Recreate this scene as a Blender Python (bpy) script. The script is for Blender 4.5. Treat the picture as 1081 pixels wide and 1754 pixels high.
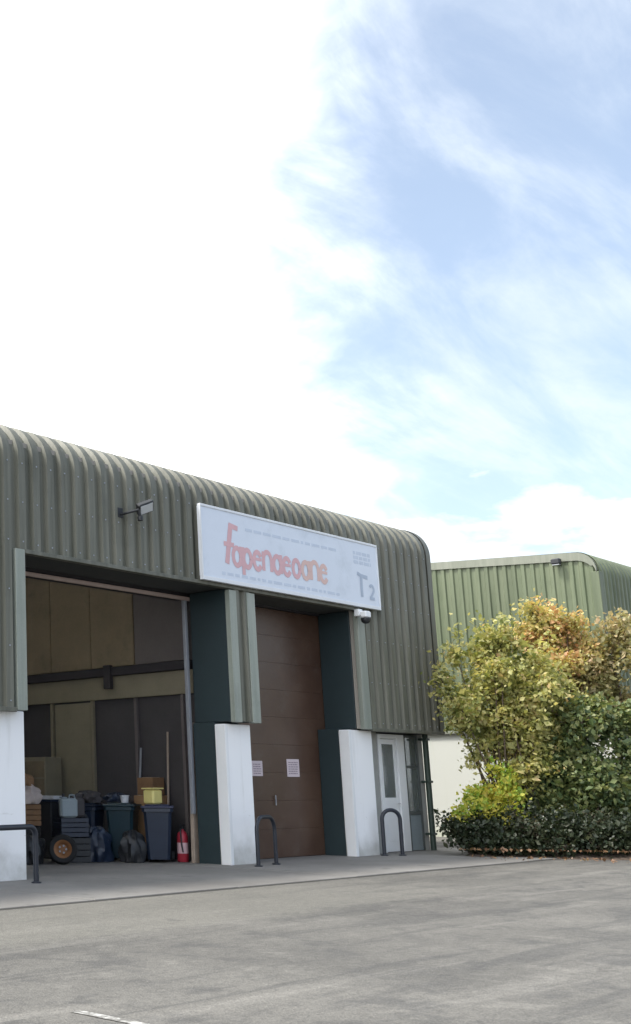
import bpy, math, random
import numpy as np
from mathutils import Vector, Matrix
random.seed(7); rng = np.random.default_rng(11)
R = math.radians
for o in list(bpy.data.objects): bpy.data.objects.remove(o)
SC = bpy.context.scene
COL = SC.collection

# ------------------------------------------------------------------ camera
cam = bpy.data.cameras.new('camera'); camo = bpy.data.objects.new('camera', cam); COL.objects.link(camo)
cam.sensor_fit = 'HORIZONTAL'; cam.sensor_width = 36.0; cam.lens = 66.6
cam.shift_x = 0.6388; cam.shift_y = 0.0814
cam.clip_start = 0.1; cam.clip_end = 2000
camo.location = (0, 0, 1.45); camo.rotation_euler = (R(90 + 10.758), 0, R(50.844 - 90))
SC.camera = camo

# ------------------------------------------------------------------ light
SUN_AZ, SUN_EL = 150.0, 58.0        # azimuth from +X, counter-clockwise
W = bpy.data.worlds.new('World'); SC.world = W; W.use_nodes = True
nt = W.node_tree; nt.nodes.clear()
def N(t, typ, **kw):
    n = t.nodes.new(typ)
    for k, v in kw.items():
        if k in n.inputs.keys() and not hasattr(n, k): n.inputs[k].default_value = v
        else: setattr(n, k, v)
    return n
def L(t, a, b): t.links.new(a, b)
def math_n(t, op, a, b=None, c=None, clamp=False):
    n = t.nodes.new('ShaderNodeMath'); n.operation = op; n.use_clamp = clamp
    for i, v in enumerate((a, b, c)):
        if v is None: continue
        if isinstance(v, (int, float)): n.inputs[i].default_value = v
        else: t.links.new(v, n.inputs[i])
    return n.outputs[0]
def smooth_n(t, v, a, b):
    n = t.nodes.new('ShaderNodeMapRange'); n.interpolation_type = 'SMOOTHSTEP'
    t.links.new(v, n.inputs[0]); n.inputs[1].default_value = a; n.inputs[2].default_value = b
    return n.outputs[0]
def noise_n(t, vec, scale, detail=4, rough=.55, dist=0.0):
    n = t.nodes.new('ShaderNodeTexNoise'); n.inputs['Scale'].default_value = scale
    n.inputs['Detail'].default_value = detail; n.inputs['Roughness'].default_value = rough; n.inputs['Distortion'].default_value = dist
    t.links.new(vec, n.inputs['Vector']); return n.outputs[0]
def mixc(t, fac, a, b, blend='MIX'):
    n = t.nodes.new('ShaderNodeMix'); n.data_type = 'RGBA'; n.blend_type = blend
    for i, v in ((0, fac), (6, a), (7, b)):
        if isinstance(v, (int, float)): n.inputs[i].default_value = v
        elif isinstance(v, tuple): n.inputs[i].default_value = (*v, 1) if len(v) == 3 else v
        else: t.links.new(v, n.inputs[i])
    return n.outputs[2]

sky = nt.nodes.new('ShaderNodeTexSky'); sky.sky_type = 'NISHITA'; sky.sun_disc = False
sky.sun_elevation = R(SUN_EL); sky.sun_rotation = R(90 - SUN_AZ); sky.air_density = 1.0; sky.dust_density = 1.2; sky.ozone_density = 1.5
tc = nt.nodes.new('ShaderNodeTexCoord'); D = tc.outputs['Generated']
sep = nt.nodes.new('ShaderNodeSeparateXYZ'); L(nt, D, sep.inputs[0])
# project directions on a cloud ceiling so that the clouds flatten towards the horizon
zz = math_n(nt, 'MAXIMUM', sep.outputs[2], 0.0); zz = math_n(nt, 'ADD', zz, 0.22)
px = math_n(nt, 'DIVIDE', sep.outputs[0], zz); py = math_n(nt, 'DIVIDE', sep.outputs[1], zz)
cmb = nt.nodes.new('ShaderNodeCombineXYZ'); L(nt, px, cmb.inputs[0]); L(nt, py, cmb.inputs[1]); P = cmb.outputs[0]
big = noise_n(nt, P, 1.3, 6, .55, .15)
fine = noise_n(nt, P, 4.5, 6, .58, .15)
mp = nt.nodes.new('ShaderNodeMapping'); mp.inputs['Rotation'].default_value = (0, 0, R(-62)); mp.inputs['Scale'].default_value = (.8, 2.6, 1)
L(nt, P, mp.inputs[0]); wisp = noise_n(nt, mp.outputs[0], 2.6, 9, .6, .35)
# the bright cloud bank on the sun's side of the sky
BA = 34.0
side = math_n(nt, 'ADD', math_n(nt, 'MULTIPLY', sep.outputs[0], -math.sin(R(BA))), math_n(nt, 'MULTIPLY', sep.outputs[1], math.cos(R(BA))))
nz = math_n(nt, 'ADD', math_n(nt, 'MULTIPLY', math_n(nt, 'SUBTRACT', big, .5), .26), math_n(nt, 'MULTIPLY', math_n(nt, 'SUBTRACT', fine, .5), .16))
bank = smooth_n(nt, math_n(nt, 'ADD', side, nz), -.17, .09)
cirr = math_n(nt, 'MULTIPLY', smooth_n(nt, math_n(nt, 'ADD', wisp, math_n(nt, 'MULTIPLY', math_n(nt, 'SUBTRACT', fine, .5), .18)), .38, .84), .55)
# low cloud along the horizon
low = math_n(nt, 'SUBTRACT', .215, sep.outputs[2])
low = smooth_n(nt, math_n(nt, 'ADD', low, math_n(nt, 'MULTIPLY', math_n(nt, 'SUBTRACT', fine, .5), .22)), -.012, .035)
cirr = math_n(nt, 'ADD', cirr, .20)
cov = math_n(nt, 'MAXIMUM', math_n(nt, 'MAXIMUM', bank, cirr), math_n(nt, 'MULTIPLY', low, .95))
shade = smooth_n(nt, noise_n(nt, P, 2.3, 5, .55), .55, .8)
ccol = mixc(nt, bank, (4.7, 5.0, 5.25), (13.0, 13.1, 13.2))
ccol = mixc(nt, math_n(nt, 'MULTIPLY', shade, .22), ccol, (4.0, 4.2, 4.5))
skyc = mixc(nt, 1.0, sky.outputs[0], (1.10, 1.04, .96), 'MULTIPLY')
outc = mixc(nt, cov, skyc, ccol)
bg = nt.nodes.new('ShaderNodeBackground'); bg.inputs[1].default_value = 0.1
wo = nt.nodes.new('ShaderNodeOutputWorld'); L(nt, outc, bg.inputs[0]); L(nt, bg.outputs[0], wo.inputs[0])

sl = bpy.data.lights.new('sun', 'SUN'); sl.energy = 2.0; sl.angle = R(10); sl.color = (1, .95, .87)
so = bpy.data.objects.new('sun', sl); COL.objects.link(so)
sd = Vector((math.cos(R(SUN_AZ)) * math.cos(R(SUN_EL)), math.sin(R(SUN_AZ)) * math.cos(R(SUN_EL)), math.sin(R(SUN_EL))))
so.rotation_euler = sd.to_track_quat('Z', 'Y').to_euler(); so.location = (0, 0, 30)
SC.view_settings.view_transform = 'Standard'; SC.view_settings.look = 'None'
SC.view_settings.exposure = 1.36; SC.view_settings.gamma = 1.0; SC.view_settings.use_curve_mapping = False
SC.render.resolution_x = 631; SC.render.resolution_y = 1024
SC.render.engine = 'CYCLES'

# ------------------------------------------------------------------ materials
MATS = {}
def base_mat(name):
    m = bpy.data.materials.new(name); m.use_nodes = True; t = m.node_tree
    b = t.nodes['Principled BSDF']; MATS[name] = m
    return m, t, b
def objco(t):
    return t.nodes.new('ShaderNodeTexCoord').outputs['Object']
def posn(t):
    return t.nodes.new('ShaderNodeNewGeometry').outputs['Position']
def bump(t, b, h, strength=.3, dist=.01):
    n = t.nodes.new('ShaderNodeBump'); n.inputs['Strength'].default_value = strength; n.inputs['Distance'].default_value = dist
    L(t, h, n.inputs['Height']); L(t, n.outputs[0], b.inputs['Normal'])
def simple(name, col, rough=.6, var=.18, scale=3.0, metal=0.0, bmp=.1, dirt=None, dscale=1.2):
    """a plain colour with slow blotches, fine grain and optional dirt"""
    m, t, b = base_mat(name)
    p = posn(t)
    a = noise_n(t, p, scale, 5, .6); g = noise_n(t, p, scale * 14, 3, .6)
    k = math_n(t, 'ADD', math_n(t, 'MULTIPLY', math_n(t, 'SUBTRACT', a, .5), var * 2), math_n(t, 'MULTIPLY', math_n(t, 'SUBTRACT', g, .5), var))
    k = math_n(t, 'ADD', k, 1.0)
    c = mixc(t, 1.0, (*col, 1), k, 'MULTIPLY')
    if dirt:
        c = mixc(t, math_n(t, 'MULTIPLY', smooth_n(t, noise_n(t, p, dscale, 7, .68), .5, .72), .6), c, dirt)
    L(t, c, b.inputs['Base Color'])
    b.inputs['Roughness'].default_value = rough; b.inputs['Metallic'].default_value = metal
    if bmp: bump(t, b, g, bmp, .004)
    return m
def cladding(name, col, col2, rough=.5):
    m, t, b = base_mat(name); p = posn(t)
    mp = t.nodes.new('ShaderNodeMapping'); mp.inputs['Scale'].default_value = (7, 7, .35); L(t, p, mp.inputs[0])
    streak = noise_n(t, mp.outputs[0], 1.0, 6, .65)
    blotch = noise_n(t, p, 1.1, 6, .62); g = noise_n(t, p, 55, 3, .6)
    oi = t.nodes.new('ShaderNodeObjectInfo')
    c = mixc(t, smooth_n(t, streak, .3, .75), (*col, 1), (*col2, 1))
    c = mixc(t, math_n(t, 'MULTIPLY', smooth_n(t, blotch, .5, .75), .35), c, tuple(.62 * x for x in col))
    k = math_n(t, 'ADD', math_n(t, 'MULTIPLY', oi.outputs['Random'], .24), .86)
    k = math_n(t, 'ADD', k, math_n(t, 'MULTIPLY', math_n(t, 'SUBTRACT', g, .5), .25))
    c = mixc(t, 1.0, c, k, 'MULTIPLY'); L(t, c, b.inputs['Base Color'])
    r = math_n(t, 'ADD', math_n(t, 'MULTIPLY', blotch, .25), rough - .1); L(t, r, b.inputs['Roughness'])
    bump(t, b, noise_n(t, p, 3.5, 3, .5), .12, .02)
    return m
cladding('clad_front', (.092, .096, .074), (.168, .168, .136))
cladding('clad_far', (.088, .112, .062), (.14, .165, .10))
cladding('trim', (.23, .258, .225), (.31, .335, .295), .45)
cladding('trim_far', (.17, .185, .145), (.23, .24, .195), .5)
simple('jamb_green', (.02, .036, .042), .55, .2, 2)
simple('soffit', (.05, .055, .055), .7, .2, 2)
simple('roof_sheet', (.2, .2, .18), .7)
simple('white_frame', (.78, .8, .82), .35, .05, 3, bmp=.02)
simple('sign_white', (.66, .72, .82), .4, .05, 2, bmp=.02, dirt=(.52, .58, .66))
simple('sign_edge', (.72, .75, .79), .4, .05, 2)
simple('letter_red', (.66, .40, .43), .5, .12, 2, bmp=0)
simple('letter_orange', (.68, .47, .43), .5, .12, 2, bmp=0)
simple('letter_grey', (.40, .47, .58), .5, .2, 3, bmp=0)
simple('letter_faint', (.535, .605, .72), .5, .15, 3, bmp=0)
simple('black_paint', (.014, .018, .028), .42, .3, 8)
simple('black_plastic', (.018, .02, .024), .5, .2, 8)
simple('lamp_glass', (.5, .53, .56), .12, .1, 12, bmp=0)
simple('galv', (.3, .32, .36), .45, .15, 5, metal=.3)
simple('pink_rail', (.40, .31, .28), .5, .2, 4)
simple('timber', (.36, .29, .235), .75, .3, 6)
simple('partition_brown', (.22, .178, .12), .8, .22, 1.5, dirt=(.13, .105, .07))
simple('partition_grey', (.13, .115, .115), .8, .2, 1.5)
simple('partition_dark', (.06, .056, .06), .8, .25, 1.5)
simple('band_olive', (.24, .215, .155), .75, .2, 2)
simple('beam_dark', (.03, .027, .032), .6, .2, 3)
simple('inner_wall', (.3, .28, .25), .85, .2, 1.5)
simple('navy', (.014, .024, .048), .38, .2, 6, bmp=.05)
simple('navy_lid', (.035, .042, .085), .4, .2, 6, bmp=.05)
simple('teal_bin', (.012, .035, .05), .38, .2, 6, bmp=.05)
simple('tyre', (.012, .012, .013), .8, .2, 9)
simple('extinguisher_red', (.36, .03, .05), .35, .15, 7, bmp=0)
simple('label_pink', (.6, .42, .45), .5, .1, 20, bmp=0)
simple('yellow', (.7, .62, .24), .6, .15, 6)
simple('card', (.28, .17, .09), .85, .25, 5)
simple('card2', (.2, .115, .06), .85, .25, 5)
simple('sack', (.42, .36, .34), .9, .2, 9, bmp=.4)
simple('white_plastic', (.62, .64, .68), .5, .1, 6)
simple('orange', (.23, .10, .035), .6, .25, 6)
simple('paper', (.62, .53, .56), .7, .06, 8, bmp=0)
simple('ink', (.25, .2, .24), .7, .1, 8, bmp=0)
simple('bark', (.10, .075, .055), .9, .35, 12, bmp=.5)
simple('pipe_green', (.03, .05, .04), .5, .2, 6)
simple('grey_panel', (.25, .3, .33), .6, .15, 4)
simple('grey_block', (.33, .335, .32), .85, .2, 4, bmp=.3)
simple('dark_frame', (.07, .085, .085), .5, .2, 6)
simple('metal_bright', (.55, .56, .58), .3, .1, 6, metal=.9)

def white_wall(name, col, dirtc):
    m, t, b = base_mat(name); p = posn(t)
    mp = t.nodes.new('ShaderNodeMapping'); mp.inputs['Scale'].default_value = (5, 5, .5); L(t, p, mp.inputs[0])
    st = noise_n(t, mp.outputs[0], 1.0, 6, .65); bl = noise_n(t, p, 1.6, 6, .6); g = noise_n(t, p, 60, 3, .6)
    s = t.nodes.new('ShaderNodeSeparateXYZ'); L(t, p, s.inputs[0])
    splash = math_n(t, 'SUBTRACT', .55, s.outputs[2])      # rain-splash dirt of uneven height along the base
    splash = smooth_n(t, math_n(t, 'ADD', splash, math_n(t, 'MULTIPLY', math_n(t, 'SUBTRACT', bl, .5), 1.4)), -.1, .7)
    f = math_n(t, 'MAXIMUM', math_n(t, 'MULTIPLY', splash, .8), math_n(t, 'MULTIPLY', smooth_n(t, st, .52, .8), .28))
    mp2 = t.nodes.new('ShaderNodeMapping'); mp2.inputs['Scale'].default_value = (2.2, 2.2, 9); L(t, p, mp2.inputs[0])
    sc = math_n(t, 'MULTIPLY', smooth_n(t, noise_n(t, mp2.outputs[0], 1.3, 6, .7, .6), .62, .70), smooth_n(t, s.outputs[2], 1.5, .5))
    f = math_n(t, 'MAXIMUM', f, math_n(t, 'MULTIPLY', sc, .7))
    c = mixc(t, f, (*col, 1), (*dirtc, 1)); L(t, c, b.inputs['Base Color']); b.inputs['Roughness'].default_value = .65
    bump(t, b, g, .25, .006)
    return m
white_wall('white_paint', (.88, .89, .91), (.40, .40, .37))
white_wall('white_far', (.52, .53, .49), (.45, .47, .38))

def brown_door():
    m, t, b = base_mat('door_brown'); p = posn(t)
    bl = noise_n(t, p, .9, 5, .6); g = noise_n(t, p, 30, 3, .6)
    c = mixc(t, smooth_n(t, bl, .3, .7), (.068, .036, .024), (.10, .058, .038))
    c = mixc(t, math_n(t, 'MULTIPLY', smooth_n(t, noise_n(t, p, 2.6, 7, .7), .5, .75), .5), c, (.11, .082, .066))
    L(t, c, b.inputs['Base Color'])
    L(t, math_n(t, 'ADD', math_n(t, 'MULTIPLY', bl, .3), .22), b.inputs['Roughness']); bump(t, b, g, .06, .003)
brown_door()

def glass(name, tint=(.5, .56, .55)):
    m, t, b = base_mat(name)
    b.inputs['Base Color'].default_value = (*tint, 1); b.inputs['Roughness'].default_value = .06
    b.inputs['Transmission Weight'].default_value = .75; b.inputs['IOR'].default_value = 1.5
glass('window_glass')
m, t, b = base_mat('added_rooflight')  # translucent sheet for the added roof panels that let daylight inside
b.inputs['Base Color'].default_value = (.85, .85, .8, 1); b.inputs['Roughness'].default_value = .6; b.inputs['Transmission Weight'].default_value = .85

def asphalt():
    m, t, b = base_mat('asphalt'); p = posn(t)
    s = t.nodes.new('ShaderNodeSeparateXYZ'); L(t, p, s.inputs[0])
    slow = noise_n(t, p, .3, 6, .6); mid = noise_n(t, p, 1.5, 8, .7); fin = noise_n(t, p, 11, 6, .8); grit = noise_n(t, p, 48, 4, .8)
    vor = t.nodes.new('ShaderNodeTexVoronoi'); vor.inputs['Scale'].default_value = 55; L(t, p, vor.inputs['Vector'])
    c = mixc(t, smooth_n(t, slow, .32, .68), (.078, .075, .068), (.115, .110, .099))
    c = mixc(t, math_n(t, 'MULTIPLY', smooth_n(t, mid, .50, .64), .7), c, (.055, .054, .052))
    c = mixc(t, math_n(t, 'MULTIPLY', smooth_n(t, mid, .45, .30), .6), c, (.165, .158, .142))      # polished pale stone
    mp = t.nodes.new('ShaderNodeMapping'); mp.inputs['Rotation'].default_value = (0, 0, R(24)); mp.inputs['Scale'].default_value = (.16, 1.7, 1); L(t, p, mp.inputs[0])
    tr = noise_n(t, mp.outputs[0], 1.0, 7, .68, .5)         # drag marks and tyre sweeps
    c = mixc(t, math_n(t, 'MULTIPLY', smooth_n(t, tr, .51, .62), .6), c, (.052, .051, .049))
    c = mixc(t, math_n(t, 'MULTIPLY', smooth_n(t, tr, .46, .33), .4), c, (.185, .177, .16))
    # the paler, older strip that runs along the apron
    e = math_n(t, 'ADD', s.outputs[1], math_n(t, 'MULTIPLY', math_n(t, 'SUBTRACT', mid, .5), 1.6))
    e = math_n(t, 'ADD', e, math_n(t, 'MULTIPLY', math_n(t, 'SUBTRACT', fin, .5), .5))
    strip = smooth_n(t, e, 7.85, 8.25)
    xf = smooth_n(t, s.outputs[0], 20.0, 13.0)
    c = mixc(t, math_n(t, 'MULTIPLY', math_n(t, 'MULTIPLY', strip, xf), .6), c, (.14, .135, .117))
    # oil and rubber stains with their own outlines
    oil = smooth_n(t, noise_n(t, p, .9, 4, .55, .8), .66, .72)
    c = mixc(t, math_n(t, 'MULTIPLY', oil, .45), c, (.055, .053, .05))
    k = math_n(t, 'ADD', -.02, math_n(t, 'MULTIPLY', fin, 1.35)); k = math_n(t, 'ADD', k, math_n(t, 'MULTIPLY', vor.outputs['Distance'], .45)); k = math_n(t, 'ADD', k, math_n(t, 'MULTIPLY', math_n(t, 'SUBTRACT', grit, .5), 1.7))
    c = mixc(t, 1.0, c, math_n(t, 'ADD', k, .2), 'MULTIPLY')
    # hairline cracks, broken up
    v2 = t.nodes.new('ShaderNodeTexVoronoi'); v2.feature = 'DISTANCE_TO_EDGE'; v2.inputs['Scale'].default_value = .4
    wv = t.nodes.new('ShaderNodeVectorMath'); wv.operation = 'ADD'; L(t, p, wv.inputs[0])
    nn = t.nodes.new('ShaderNodeTexNoise'); nn.inputs['Scale'].default_value = 2.0; nn.inputs['Detail'].default_value = 7; L(t, p, nn.inputs['Vector']); L(t, nn.outputs[1], wv.inputs[1])
    L(t, wv.outputs[0], v2.inputs['Vector'])
    crack = smooth_n(t, v2.outputs['Distance'], .008, .002)
    crack = math_n(t, 'MULTIPLY', crack, smooth_n(t, noise_n(t, p, .8, 4, .6), .52, .66))
    c = mixc(t, math_n(t, 'MULTIPLY', crack, .5), c, (.05, .048, .045))
    L(t, c, b.inputs['Base Color']); b.inputs['Roughness'].default_value = .85
    h = math_n(t, 'ADD', math_n(t, 'ADD', vor.outputs['Distance'], fin), grit); bump(t, b, h, .7, .008)
asphalt()
def concrete(name, c1, c2):
    m, t, b = base_mat(name); p = posn(t)
    slow = noise_n(t, p, .6, 6, .62); mid = noise_n(t, p, 2.4, 6, .68); fin = noise_n(t, p, 40, 4, .7)
    oi = t.nodes.new('ShaderNodeObjectInfo')
    c = mixc(t, smooth_n(t, slow, .35, .68), (*c1, 1), (*c2, 1))
    c = mixc(t, math_n(t, 'MULTIPLY', smooth_n(t, mid, .52, .72), .6), c, tuple(.55 * x for x in c1))
    k = math_n(t, 'ADD', math_n(t, 'MULTIPLY', oi.outputs['Random'], .2), .72); k = math_n(t, 'ADD', k, math_n(t, 'MULTIPLY', fin, .36))
    c = mixc(t, 1.0, c, k, 'MULTIPLY'); L(t, c, b.inputs['Base Color']); b.inputs['Roughness'].default_value = .85
    bump(t, b, fin, .35, .005)
concrete('apron_concrete', (.155, .148, .138), (.205, .198, .185))
concrete('floor_concrete', (.16, .15, .14), (.21, .20, .185))
simple('joint_dark', (.04, .037, .033), .9, .4, 5)
def worn_paint():
    m, t, b = base_mat('road_paint'); p = posn(t)
    f = smooth_n(t, noise_n(t, p, 9, 6, .7), .42, .6)
    c = mixc(t, f, (.12, .115, .105), (.42, .42, .40)); L(t, c, b.inputs['Base Color']); b.inputs['Roughness'].default_value = .8
    m, t, b = base_mat('road_paint_faint'); p = posn(t)
    f = smooth_n(t, noise_n(t, p, 5, 6, .75), .47, .7)
    c = mixc(t, math_n(t, 'MULTIPLY', f, .3), (.135, .132, .127), (.4, .4, .38)); L(t, c, b.inputs['Base Color']); b.inputs['Roughness'].default_value = .85
worn_paint()
simple('soil', (.075, .055, .042), .95, .5, 5, bmp=.6, dirt=(.13, .085, .06), dscale=6)

def leaf_mat(name, cols, clump=2.6, trans=.35, shift=.0):
    """cols: list of (position, colour) for single leaves; clumps drift along the ramp"""
    m, t, b = base_mat(name)
    geo = t.nodes.new('ShaderNodeNewGeometry')
    cl = noise_n(t, geo.outputs['Position'], clump, 3, .55)
    v = math_n(t, 'ADD', math_n(t, 'MULTIPLY', geo.outputs['Random Per Island'], .55), math_n(t, 'MULTIPLY', math_n(t, 'SUBTRACT', cl, .32), 1.25))
    v = math_n(t, 'ADD', v, shift)
    rp = t.nodes.new('ShaderNodeValToRGB'); e = rp.color_ramp.elements
    while len(e) < len(cols): e.new(.5)
    for k, (q, c) in enumerate(cols): e[k].position = q; e[k].color = (*c, 1)
    L(t, v, rp.inputs[0]); L(t, rp.outputs[0], b.inputs['Base Color']); b.inputs['Roughness'].default_value = .5
    tr = t.nodes.new('ShaderNodeBsdfTranslucent')
    tcol = mixc(t, 1.0, rp.outputs[0], (1.25, 1.2, .7), 'MULTIPLY'); L(t, tcol, tr.inputs[0])
    mx = t.nodes.new('ShaderNodeMixShader'); mx.inputs[0].default_value = trans
    out = t.nodes['Material Output']; L(t, b.outputs[0], mx.inputs[1]); L(t, tr.outputs[0], mx.inputs[2]); L(t, mx.outputs[0], out.inputs[0])
leaf_mat('leaf_autumn', [(0, (.07, .10, .03)), (.25, (.2, .23, .07)), (.48, (.38, .38, .14)), (.75, (.58, .54, .24)), (1, (.56, .38, .22))], trans=.42)
leaf_mat('leaf_orange', [(0, (.10, .11, .035)), (.3, (.33, .32, .11)), (.6, (.52, .46, .18)), (.85, (.60, .40, .2)), (1, (.58, .33, .18))], 1.3, shift=.12)
leaf_mat('leaf_pale', [(0, (.12, .13, .055)), (.35, (.26, .25, .11)), (.65, (.42, .36, .2)), (1, (.5, .34, .24))], 1.4)
leaf_mat('leaf_dark', [(0, (.025, .05, .022)), (.25, (.06, .10, .04)), (.55, (.15, .19, .07)), (1, (.36, .36, .15))], 1.5, .32)
leaf_mat('leaf_lime', [(0, (.14, .26, .04)), (.35, (.30, .46, .08)), (.6, (.58, .56, .10)), (1, (.66, .55, .14))], 2.2, .4, .08)
leaf_mat('leaf_hedge', [(0, (.01, .017, .009)), (.45, (.025, .04, .017)), (.8, (.05, .056, .028)), (1, (.11, .07, .05))], 1.8, .2)
leaf_mat('leaf_litter', [(0, (.10, .06, .035)), (.5, (.20, .11, .06)), (1, (.30, .20, .09))], 1.2, .1)

# ------------------------------------------------------------------ mesh helpers
class MB:
    def __init__(s): s.v = []; s.f = []
    def add(s, vs, fs):
        b = len(s.v); s.v += [tuple(v) for v in vs]; s.f += [tuple(b + i for i in f) for f in fs]; return s
    def box(s, x0, x1, y0, y1, z0, z1, bev=0.0):
        if bev <= 0:
            return s.add([(x0,y0,z0),(x1,y0,z0),(x1,y1,z0),(x0,y1,z0),(x0,y0,z1),(x1,y0,z1),(x1,y1,z1),(x0,y1,z1)],
                  [(0,3,2,1),(4,5,6,7),(0,1,5,4),(1,2,6,5),(2,3,7,6),(3,0,4,7)])
        q = bev
        def ring(z, i): return [(x0+i+q,y0+i,z),(x1-i-q,y0+i,z),(x1-i,y0+i+q,z),(x1-i,y1-i-q,z),(x1-i-q,y1-i,z),(x0+i+q,y1-i,z),(x0+i,y1-i-q,z),(x0+i,y0+i+q,z)]
        vs = ring(z0, q) + ring(z0 + q, 0) + ring(z1 - q, 0) + ring(z1, q); fs = [tuple(range(7, -1, -1)), tuple(range(24, 32))]
        for k in range(3):
            for i in range(8): j = (i + 1) % 8; fs.append((k*8+i, k*8+j, k*8+8+j, k*8+8+i))
        return s.add(vs, fs)
    def quad(s, a, b, c, d): return s.add([a, b, c, d], [(0, 1, 2, 3)])
    def tube(s, pts, rad, n=10, cap=True):
        pts = [Vector(p) for p in pts]; rs = rad if isinstance(rad, (list, tuple)) else [rad] * len(pts)
        vs = []; fs = []; up = None
        for i, p in enumerate(pts):
            d = (pts[min(i+1, len(pts)-1)] - pts[max(i-1, 0)]).normalized()
            if up is None:
                up = Vector((0, 0, 1)) if abs(d.z) < .9 else Vector((1, 0, 0))
            a = d.cross(up).normalized(); up = a.cross(d).normalized()
            for k in range(n):
                th = 2 * math.pi * k / n; vs.append(p + (a * math.cos(th) + up * math.sin(th)) * rs[i])
        for i in range(len(pts) - 1):
            for k in range(n):
                j = (k + 1) % n; fs.append((i*n+k, i*n+j, i*n+n+j, i*n+n+k))
        if cap: fs += [tuple(range(n-1, -1, -1)), tuple(range((len(pts)-1)*n, len(pts)*n))]
        return s.add(vs, fs)
    def lathe(s, prof, c=(0, 0, 0), n=18):
        vs = []; fs = []
        for r, z in prof:
            for k in range(n): th = 2*math.pi*k/n; vs.append((c[0]+r*math.cos(th), c[1]+r*math.sin(th), c[2]+z))
        for i in range(len(prof)-1):
            for k in range(n): j = (k+1) % n; fs.append((i*n+k, i*n+j, i*n+n+j, i*n+n+k))
        fs += [tuple(range(n-1, -1, -1)), tuple(range((len(prof)-1)*n, len(prof)*n))]
        return s.add(vs, fs)
    def xf(s, M): s.v = [tuple(M @ Vector(v)) for v in s.v]; return s
    def build(s, name, mat, parent=None, smooth=False):
        off = Vector((0, 0, 0)); q = parent
        while q is not None: off += q.location; q = q.parent
        me = bpy.data.meshes.new(name); me.from_pydata([tuple(Vector(v) - off) for v in s.v], [], s.f); me.update()
        if isinstance(mat, str): mat = MATS[mat]
        me.materials.append(mat)
        if smooth: 
            me.shade_smooth()
            try: me.set_sharp_from_angle(angle=R(42))
            except Exception: pass
        o = bpy.data.objects.new(name, me); COL.objects.link(o)
        if parent is not None: o.parent = parent
        return o
def tag(o, label, cat=None, group=None, kind=None):
    o['label'] = label
    if cat: o['category'] = cat
    if group: o['group'] = group
    if kind: o['kind'] = kind
    return o
def thing(name, label, cat, loc=(0, 0, 0), group=None):
    o = bpy.data.objects.new(name, None); COL.objects.link(o); o.location = loc; o.empty_display_size = .3
    return tag(o, label, cat, group)
def copy_tree(o, parent=None):
    c = o.copy(); COL.objects.link(c); c.parent = parent
    for ch in [x for x in bpy.data.objects if x.parent == o]: copy_tree(ch, c)
    return c

# ------------------------------------------------------------------ ground
g = MB(); g.quad((-400, -400, 0), (600, -400, 0), (600, 600, 0), (-400, 600, 0))
tag(g.build('yard_ground', 'asphalt'), 'worn pale grey tarmac yard in front of the green units', kind='structure')
# concrete apron of cast slabs along the unit, proud of the tarmac, dark joint at its edge
ap = MB(); ap.box(2.0, 27.6, 10.42, 13.9, -.06, .003)
apron = ap.build('concrete_apron', 'joint_dark'); tag(apron, 'concrete apron in cast slabs along the foot of the green unit', kind='structure')
xs = [2.02, 5.2, 8.4, 11.55, 14.6, 17.75, 20.9, 24.1, 27.58]
for i in range(len(xs) - 1):
    s = MB(); s.box(xs[i] + .008, xs[i+1] - .008, 10.50, 13.88, -.05, .014 + .003 * (i % 2), .006)
    s.build('slab', 'apron_concrete', apron)
# painted lines
pl = MB(); pl.quad((5.84, 1.2, .005), (5.93, 1.2, .005), (5.93, 5.55, .005), (5.84, 5.55, .005))
tag(pl.build('bay_line', 'road_paint'), 'white painted bay line at the bottom left of the tarmac', kind='structure')
# planting bed: uneven soil mound behind an irregular edge
def bed():
    vs = []; fs = []; n = 40; mN = 14
    for i in range(n + 1):
        u = i / n
        ex = 24.15 + (29.0 - 24.15) * u; ey = 11.75 + (4.4 - 11.75) * u
        for j in range(mN + 1):
            w = j / mN
            x = ex + 8.5 * w * .81; y = ey + 6.4 * w * .585
            z = .16 * min(1, w * 7) + .05 * math.sin(7.1 * x + 3 * y) * min(1, w * 9) + random.uniform(-.015, .015) * min(1, w * 20)
            if j == 0: z = -.02; x += random.uniform(-.05, .05); y += random.uniform(-.05, .05)
            if j > 0 and y > 12.9 and x < 27.4: z = -.03
            vs.append((x, y, z))
    for i in range(n):
        for j in range(mN):
            a = i*(mN+1)+j; fs.append((a, a+mN+1, a+mN+2, a+1))
    m = MB(); m.add(vs, fs); return m
tag(bed().build('planting_bed', 'soil', smooth=True), 'brown soil bed under the shrubs', kind='structure')

# ------------------------------------------------------------------ the green unit
YF = 13.20      # cladding valley plane
YW = 13.33      # white plinth face
ZB, ZD = 2.62, 5.16   # foot of the cladding, head of the doors
XR = 26.25
unit = thing('industrial_unit', 'long olive green clad unit with rounded eaves, white plinth and two tall vehicle doors', 'building', (16, YF, 0))
PITCH = .333
def rib_breaks(x0, x1, pitch=PITCH, ph=.0, crown=.15, slope=.03):
    """list of (x, proud) along a trapezoidal sheet"""
    pts = []
    k = math.floor((x0 - ph) / pitch) - 1
    while ph + k * pitch < x1 + pitch:
        c = ph + k * pitch
        pts += [(c - crown/2 - slope, 0), (c - crown/2, 1), (c + crown/2, 1), (c + crown/2 + slope, 0)]
        k += 1
    def h(x):
        for (a, ha), (b_, hb) in zip(pts, pts[1:]):
            if a <= x <= b_: return ha + (hb - ha) * (x - a) / (b_ - a)
        return 0
    return [(x0, h(x0))] + [q for q in pts if x0 + 1e-4 < q[0] < x1 - 1e-4] + [(x1, h(x1))]
DEP = .07; RE = .65; ZC = 6.70
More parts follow.
